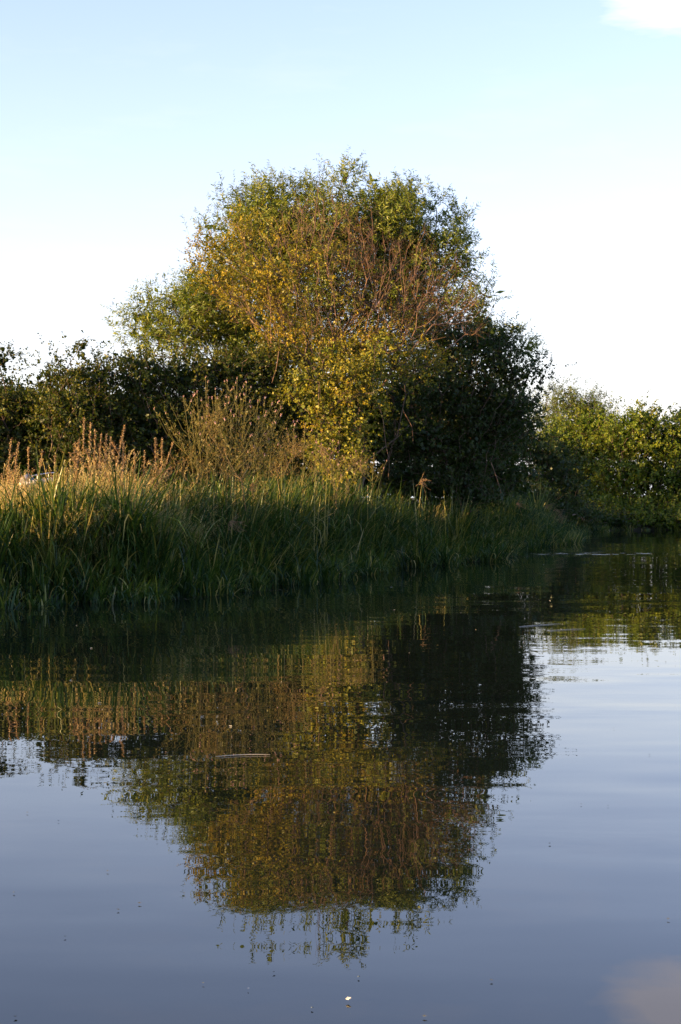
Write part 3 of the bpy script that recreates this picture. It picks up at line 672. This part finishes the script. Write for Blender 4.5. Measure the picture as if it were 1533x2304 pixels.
for i, (tx, ty, Y_, ln, lb) in enumerate([
    (463, 849, 34.5, -.05, "slender thistle, its single tip highest on the left of the thistle clump"),
    (512, 857, 34.2, .02, "pink-tipped thistle with the palest flower at the top of the clump"),
    (534, 852, 34.4, .05, "tallest middle thistle, dull brown tip between two pink ones"),
    (555, 860, 34.3, .10, "pink-tipped thistle on the right of the clump's top"),
    (485, 876, 34.1, -.02, "thistle filling the middle of the clump, just below the top"),
    (444, 882, 34.6, -.12, "thistle leaning left beneath the slender high one"),
    (413, 893, 34.3, -.30, "leftmost thistle of the clump, leaning out to the left"),
    (430, 930, 34.0, -.25, "short thistle under the leftmost one"),
    (581, 903, 34.7, .18, "thistle leaning right with rosy tips"),
    (597, 896, 35.0, .25, "rightmost rosy thistle of the clump's upper part"),
    (620, 926, 35.5, .25, "pink thistle leaning toward the ivy bush"),
    (604, 972, 35.0, .1, "low thistle in front of the gap before the ivy bush"),
    (520, 925, 33.6, .0, "thistle standing in front of the clump's centre"),
    (663, 957, 37.5, .1, "grey-headed thistle just left of the ivy bush's foot"),
    (687, 955, 38.0, .1, "grey-headed thistle touching the ivy bush"),
    (712, 996, 39.5, .05, "straw-tipped thistle in front of the ivy bush"),
    (749, 992, 40.5, -.05, "bent-topped thistle in front of the ivy bush"),
    (761, 1018, 40.8, .0, "short pink thistle under the ivy bush"),
    (801, 1016, 41.5, .05, "thistle with a pale head at the right foot of the ivy bush"),
    (842, 1022, 42.5, .1, "rightmost thistle, beside the dark shade of the big tree")]):
    thistle(tx, ty, Y_, lb, ln, 9 if i < 13 else 6, 1.0 if i < 13 else .9)

def weed(name, label, root, blobs, mat, **kw):
    return tree(name, label, "bush", root, blobs, mat, leaf=(.045, .014), clump=.12, slen=.22, nl=10, rmin=.003, r0=.02, wood=THIST_W, upb=1.0, core=.12, **kw)
THIST_W = noise_mat("weed_stem", (.12, .09, .04), (.24, .17, .08), 10)
weed("weed_bush", "fuzzy golden-green weeds between the dock spikes and the thistles", (-3.4, 34, 0), [(395, 1050, 60, 50, 33.5, .7), (360, 1070, 40, 35, 33, .5), (430, 1080, 50, 40, 33.3, .6)], WEED, per_m2=36, sprigs=7)
weed("weed_bush", "brownish seeding weeds filling the foot of the thistle clump", (-2.2, 34.5, 0), [(500, 1010, 65, 60, 34.5, .7), (480, 960, 45, 50, 34.5, .5, .7), (540, 960, 50, 60, 34.6, .5, .7), (570, 1020, 50, 50, 34.6, .6), (500, 1070, 90, 40, 34, .6)], WEED, per_m2=36, sprigs=7)
weed("weed_bush", "olive seeding weeds between the thistle clump and the ivy bush", (-1.2, 37.5, 0), [(650, 1010, 50, 45, 37.5, .6), (640, 1060, 60, 40, 37.3, .6), (690, 1000, 36, 36, 38, .5)], WEED, per_m2=36, sprigs=7)
weed("weed_bush", "rust-tinged weeds at the foot of the ivy bush beside the reeds", (.1, 40.8, 0), [(760, 1050, 60, 35, 40.6, .5), (810, 1060, 40, 35, 41.2, .5), (720, 1060, 40, 35, 40, .5)], WEED, per_m2=22, sprigs=6)
weed("weed_bush", "sunlit rusty weeds above the far tip of the reeds", (9.1, 69.5, 0), [(1235, 1160, 30, 20, 69, .8), (1255, 1170, 24, 16, 70, .6), (1165, 1140, 16, 14, 62, .4)], PANI, per_m2=20, sprigs=9)

# ------------------------------------------------------------------ reed plumes
def plume(tx, ty, Y, label, L_=.30, lean=.5, wide=.1):
    tip = px(tx, ty, Y); bx = tip[0] - lean * .5; bz = max(0.0, float(ground_z(np.array([bx]), np.array([Y + .1]))[0])); b = np.array([bx, Y + .1, bz])
    o = empty("reed_plume", b); tag(o, label, "reed plume", "feathery reed plumes")
    mid = np.array([bx, Y + .05, tip[2] + .05]); t = np.linspace(0, 1, 9)[:, None]
    f = lambda q: (1 - q) ** 2 * b + 2 * q * (1 - q) * mid + q ** 2 * tip
    V, F = curve_tube(f(t), np.linspace(.006, .003, 9), 4); mesh("stem", V, F, REED, o, np.full(len(F), .45))
    m = 26; q = R.uniform(.72, .98, m)[:, None]; P = f(q); d = unit(tip - mid)[None]
    e = P + (d * .6 + R.normal(size=(m, 3)) * .45 + [0, 0, -.3]) * L_ * R.uniform(.4, 1, m)[:, None] * np.array([1, 1, .8])
    v1, f1 = tubes(P, e, .0025, .0015, 3)
    s = np.repeat(np.arange(m), 14); u = R.random(len(s))[:, None]
    pp = P[s] + (e[s] - P[s]) * u; v2, f2 = leaf_quads(pp, unit(unit(e[s] - P[s]) + R.normal(size=(len(s), 3)) * .5), R.uniform(.015, .035, len(s)), R.uniform(.006, .011, len(s)))
    V, F = join([(v1, f1), (v2, f2)]); mesh("seed_head", V, F, PANI, o, np.clip(R.normal(.6, .25, len(F)), 0, 1))
for a in [(525, 1172, 31.6, "drooping pinkish reed plume low on the face of the reeds", .34, .45), (570, 1088, 34.5, "yellow curved reed plume arching above the crest", .30, .35),
          (950, 1078, 44.3, "brown reed plume beside the tall pale blades by the big tree", .36, .4), (725, 1004, 39.5, "straw-coloured plume in front of the ivy bush", .4, .2),
          (1166, 1130, 58, "small reed plume on the far half of the reeds", .40, .3), (1232, 1136, 68, "left plume of the sunlit pair at the far reed tip", .6, .4), (1250, 1146, 69, "right plume of the sunlit pair at the far reed tip", .6, .4)]:
    plume(*a)

# ------------------------------------------------------------------ hanging vine stems
for pts, lb in [(((850, 905), (862, 940), (868, 1000), (877, 1040), (874, 1072)), "long bare vine hanging down in front of the dark tree"),
                (((915, 880), (905, 920), (928, 960), (930, 1000)), "short hooked vine hanging right of the long one"),
                (((628, 790), (622, 830), (612, 862)), "thin vine hanging left of the ivy bush"),
                (((1105, 1040), (1118, 1075), (1128, 1110)), "reddish stem at the foot of the dark tree")]:
    P = np.array([px(x, y, 45.2 if x < 900 else 47.0) for x, y in pts]); t = np.linspace(0, len(P) - 1, 16)
    P = np.stack([np.interp(t, np.arange(len(P)), P[:, i]) for i in range(3)], -1); P[1:-1] = (P[:-2] + P[1:-1] * 2 + P[2:]) / 4
    V, F = curve_tube(P, np.linspace(.012, .006, 16), 5); tag(mesh("vine", V, F, TWIG), lb, "vine", "hanging vines")

# ------------------------------------------------------------------ small boat behind the grass
bp = px(92, 1085, 37.0); bo = empty("small_boat", bp)
tag(bo, "small white boat with a low rail and grey cover, half hidden behind dry grass", "boat")
def box(c, s, tilt=0.0, sh=0.0):
    v = np.array([(x, y, z) for z in (-1, 1) for y in (-1, 1) for x in (-1, 1)], float) * np.array(s) / 2
    v[:, 0] *= 1 - sh * (v[:, 2] < 0)
    ca, sa = math.cos(tilt), math.sin(tilt)
    v = np.stack([v[:, 0] * ca - v[:, 2] * sa, v[:, 1], v[:, 0] * sa + v[:, 2] * ca], -1)
    return v + np.array(c), np.array([(0, 2, 3, 1), (4, 5, 7, 6), (0, 1, 5, 4), (2, 6, 7, 3), (0, 4, 6, 2), (1, 3, 7, 5)])
# hull: lofted sections from stern (left) to bow (right)
secs = []
for t in np.linspace(0, 1, 9):
    xx = -.42 + .72 * t; bw = .36 * (1 - t ** 3 * .75); top = .0 + .10 * t ** 1.5; dp = .20 * (1 - .35 * t ** 2)
    secs.append([(xx, -bw, top), (xx - .02, -bw * .85, top - dp * .55), (xx - .04, 0, top - dp), (xx - .02, bw * .85, top - dp * .55), (xx, bw, top), (xx, bw * .85, top + .015), (xx, -bw * .85, top + .015)])
HV = np.array(secs).reshape(-1, 3) + bp; k = np.arange(7); k2 = (k + 1) % 7
HF = (np.arange(8)[:, None, None] * 7 + np.stack([k, k2, k2 + 7, k + 7], -1)[None]).reshape(-1, 4)
HV = np.vstack([HV, HV[:7].mean(0), HV[-7:].mean(0)]); nH = len(HV)
mesh("hull", HV, [HF, np.stack([k2, k, np.full(7, nH - 2)], -1), np.stack([k + 56, k2 + 56, np.full(7, nH - 1)], -1)], WHITE, bo)
ra = [curve_tube([bp + [-.2, -.34, .13], bp + [0, -.30, .17], bp + [.22, -.18, .21], bp + [.31, 0, .22]], [.011] * 4, 6)]
for q in ((-.19, -.34, .0, .13), (-.02, -.30, .03, .17), (.21, -.18, .08, .21)):
    ra.append(curve_tube([bp + [q[0], q[1], q[2]], bp + [q[0], q[1], q[3]]], [.008] * 2, 6))
V, F = join(ra); mesh("rail", V, F, METAL, bo)
cs = []
for t in np.linspace(0, 1, 7):
    h = .18 * math.sin(math.pi * (t * .85 + .1)); bw = .33
    cs += [(-.42 + .26 * t, -bw, .02), (-.42 + .26 * t, -bw * .7, .02 + h * .8), (-.42 + .26 * t, 0, .02 + h), (-.42 + .26 * t, bw * .7, .02 + h * .8), (-.42 + .26 * t, bw, .02)]
k = np.arange(4); CF = (np.arange(6)[:, None, None] * 5 + np.stack([k, k + 1, k + 6, k + 5], -1)[None]).reshape(-1, 4)
mesh("cover", np.array(cs) + bp, CF, GREY, bo)
# two low trestles carry it on the bank
gzb = float(ground_z(np.array([bp[0]]), np.array([37.0]))[0])
for dx in (-.3, .05):
    v, f = join([box((bp[0] + dx, 37.0, bp[2] - .20), (.07, .6, .05)), box((bp[0] + dx, 36.78, (bp[2] - .22 + gzb) / 2 - .03), (.05, .05, bp[2] - .22 - gzb + .06)), box((bp[0] + dx, 37.22, (bp[2] - .22 + gzb) / 2 - .03), (.05, .05, bp[2] - .22 - gzb + .06))])
    mesh("trestle", v, f, BARK, bo)

# ------------------------------------------------------------------ things afloat
def wpos(x, y):
    Yw = CAMZ * FPX / (y - HY); return (x - CX) / FPX * Yw, Yw
# weed mats: many short flat blades on the surface
def mat_strip(n, x0, x1, yf, thick):
    x = R.uniform(x0, x1, n); t = (x - x0) / (x1 - x0); y = yf(x) + R.normal(0, thick, n) * (1 - .5 * t)
    Yw = CAMZ * FPX / (y - HY); X = (x - CX) / FPX * Yw
    P = np.stack([X, Yw, np.full(n, .006) + R.random(n) * .004], -1); a = R.uniform(0, 2 * math.pi, n)
    D = np.stack([np.cos(a), np.sin(a) * .6, np.zeros(n)], -1); D = unit(D); s = np.stack([-D[:, 1], D[:, 0], np.zeros(n)], -1)
    l = R.uniform(.03, .16, n)[:, None]; wd = R.uniform(.005, .02, n)[:, None]
    V = np.stack([P, P + D * l * .5 + s * wd, P + D * l, P + D * l * .5 - s * wd], 1).reshape(-1, 3)
    return V, np.arange(4 * n).reshape(-1, 4)
V, F = join([mat_strip(900, 820, 1100, lambda x: 1283 - (x - 820) * .075, 1.6), mat_strip(700, 1085, 1360, lambda x: 1258 - (x - 1085) * .06, 2.2), mat_strip(260, 1280, 1345, lambda x: 1213 + 0 * x, 1.2), mat_strip(250, 350, 640, lambda x: 1352 - (x - 350) * .09, 3)])
tag(mesh("floating_weed", V, F, FLOAT, None, R.random(len(F)) ** 2), "thin line of floating weed scraps at the edge of the reeds", "water weed", kind='stuff')
for (xa, ya, xb, yb, lb, r) in [(485, 1704, 608, 1700, "long thin twig floating in the middle of the tree's reflection", .006), (1168, 1411, 1262, 1404, "longer pale reed stem floating on the dark water at right", .006), (1230, 1420, 1318, 1416, "second pale reed stem floating just below the longer one", .006)]:
    a = wpos(xa, ya); b = wpos(xb, yb); t = np.linspace(0, 1, 7)[:, None]
    P = np.array([*a, .006]) * (1 - t) + np.array([*b, .006]) * t; P[:, 1] += .04 * np.sin(t[:, 0] * 3)
    V, F = curve_tube(P, [r * .25, r * .5, r * .5, r * .5, r * .5, r * .4, r * .2], 6)
    tag(mesh("floating_twig", V, F, FLOAT, None, np.full(len(F), .95)), lb, "stem", "stems afloat on the river")
X_, Y_ = wpos(790, 2255)
fo = mesh("feather", *leaf_quads(np.array([[X_ - .02, Y_, .012]] * 5), unit(np.array([[1, .1 * i, .25] for i in range(-2, 3)])), np.full(5, .022), np.full(5, .012)), FEATHER, None, R.random(5))
tag(fo, "tiny white feather floating near the bottom of the picture", "feather")
lf = mesh("floating_leaf", *leaf_quads(np.zeros((2, 3)), unit(np.array([[1, .1, .05], [1, .4, .1]])), np.full(2, .05), np.full(2, .022)), FLOAT, None, np.array([.1, .4]))
spots = [(30, 2010), (270, 2050), (355, 1895), (240, 1962), (1030, 1962), (1310, 1812), (455, 2215), (805, 2200), (700, 2270), (60, 1830), (130, 1850), (40, 2290), (1370, 1815), (1500, 2070), (1110, 2210), (310, 2035), (190, 1770), (1460, 1700), (1380, 1640), (560, 2230), (950, 2290), (1240, 1900), (620, 2190), (95, 1740), (1500, 1490), (150, 2110)]
for i, (x, y) in enumerate(spots):
    o = lf if i == 0 else lf.copy()
    if i: C.objects.link(o)
    X_, Y_ = wpos(x, y); o.location = (X_, Y_, .008); o.rotation_euler = (0, 0, R.uniform(0, 6.28)); s = R.uniform(.18, .42); o.scale = (s, s, s)
    tag(o, "small dark fallen leaf floating on the still water", "leaf", "fallen leaves floating on the river")

fl = mesh("floating_fluff", *leaf_quads(np.zeros((3, 3)), unit(np.array([[1, .1, .08], [-1, .3, .1], [.2, 1, .12]])), np.full(3, .016), np.full(3, .009)), FEATHER, None, R.random(3))
for i in range(34):
    o = fl if i == 0 else fl.copy()
    if i: C.objects.link(o)
    if i < 26: x, y = R.uniform(850, 1530), R.uniform(1255, 1460)
    else: x, y = R.uniform(20, 1000), R.uniform(1390, 1700)
    X_, Y_ = wpos(x, y); o.location = (X_, Y_, .006); o.rotation_euler = (0, 0, R.uniform(0, 6.28)); k_ = R.uniform(.3, .8); o.scale = (k_ * 1.8, k_, k_)
    tag(o, "tiny pale fleck of seed fluff afloat on the dark water", "fluff", "pale flecks of seed fluff on the water")
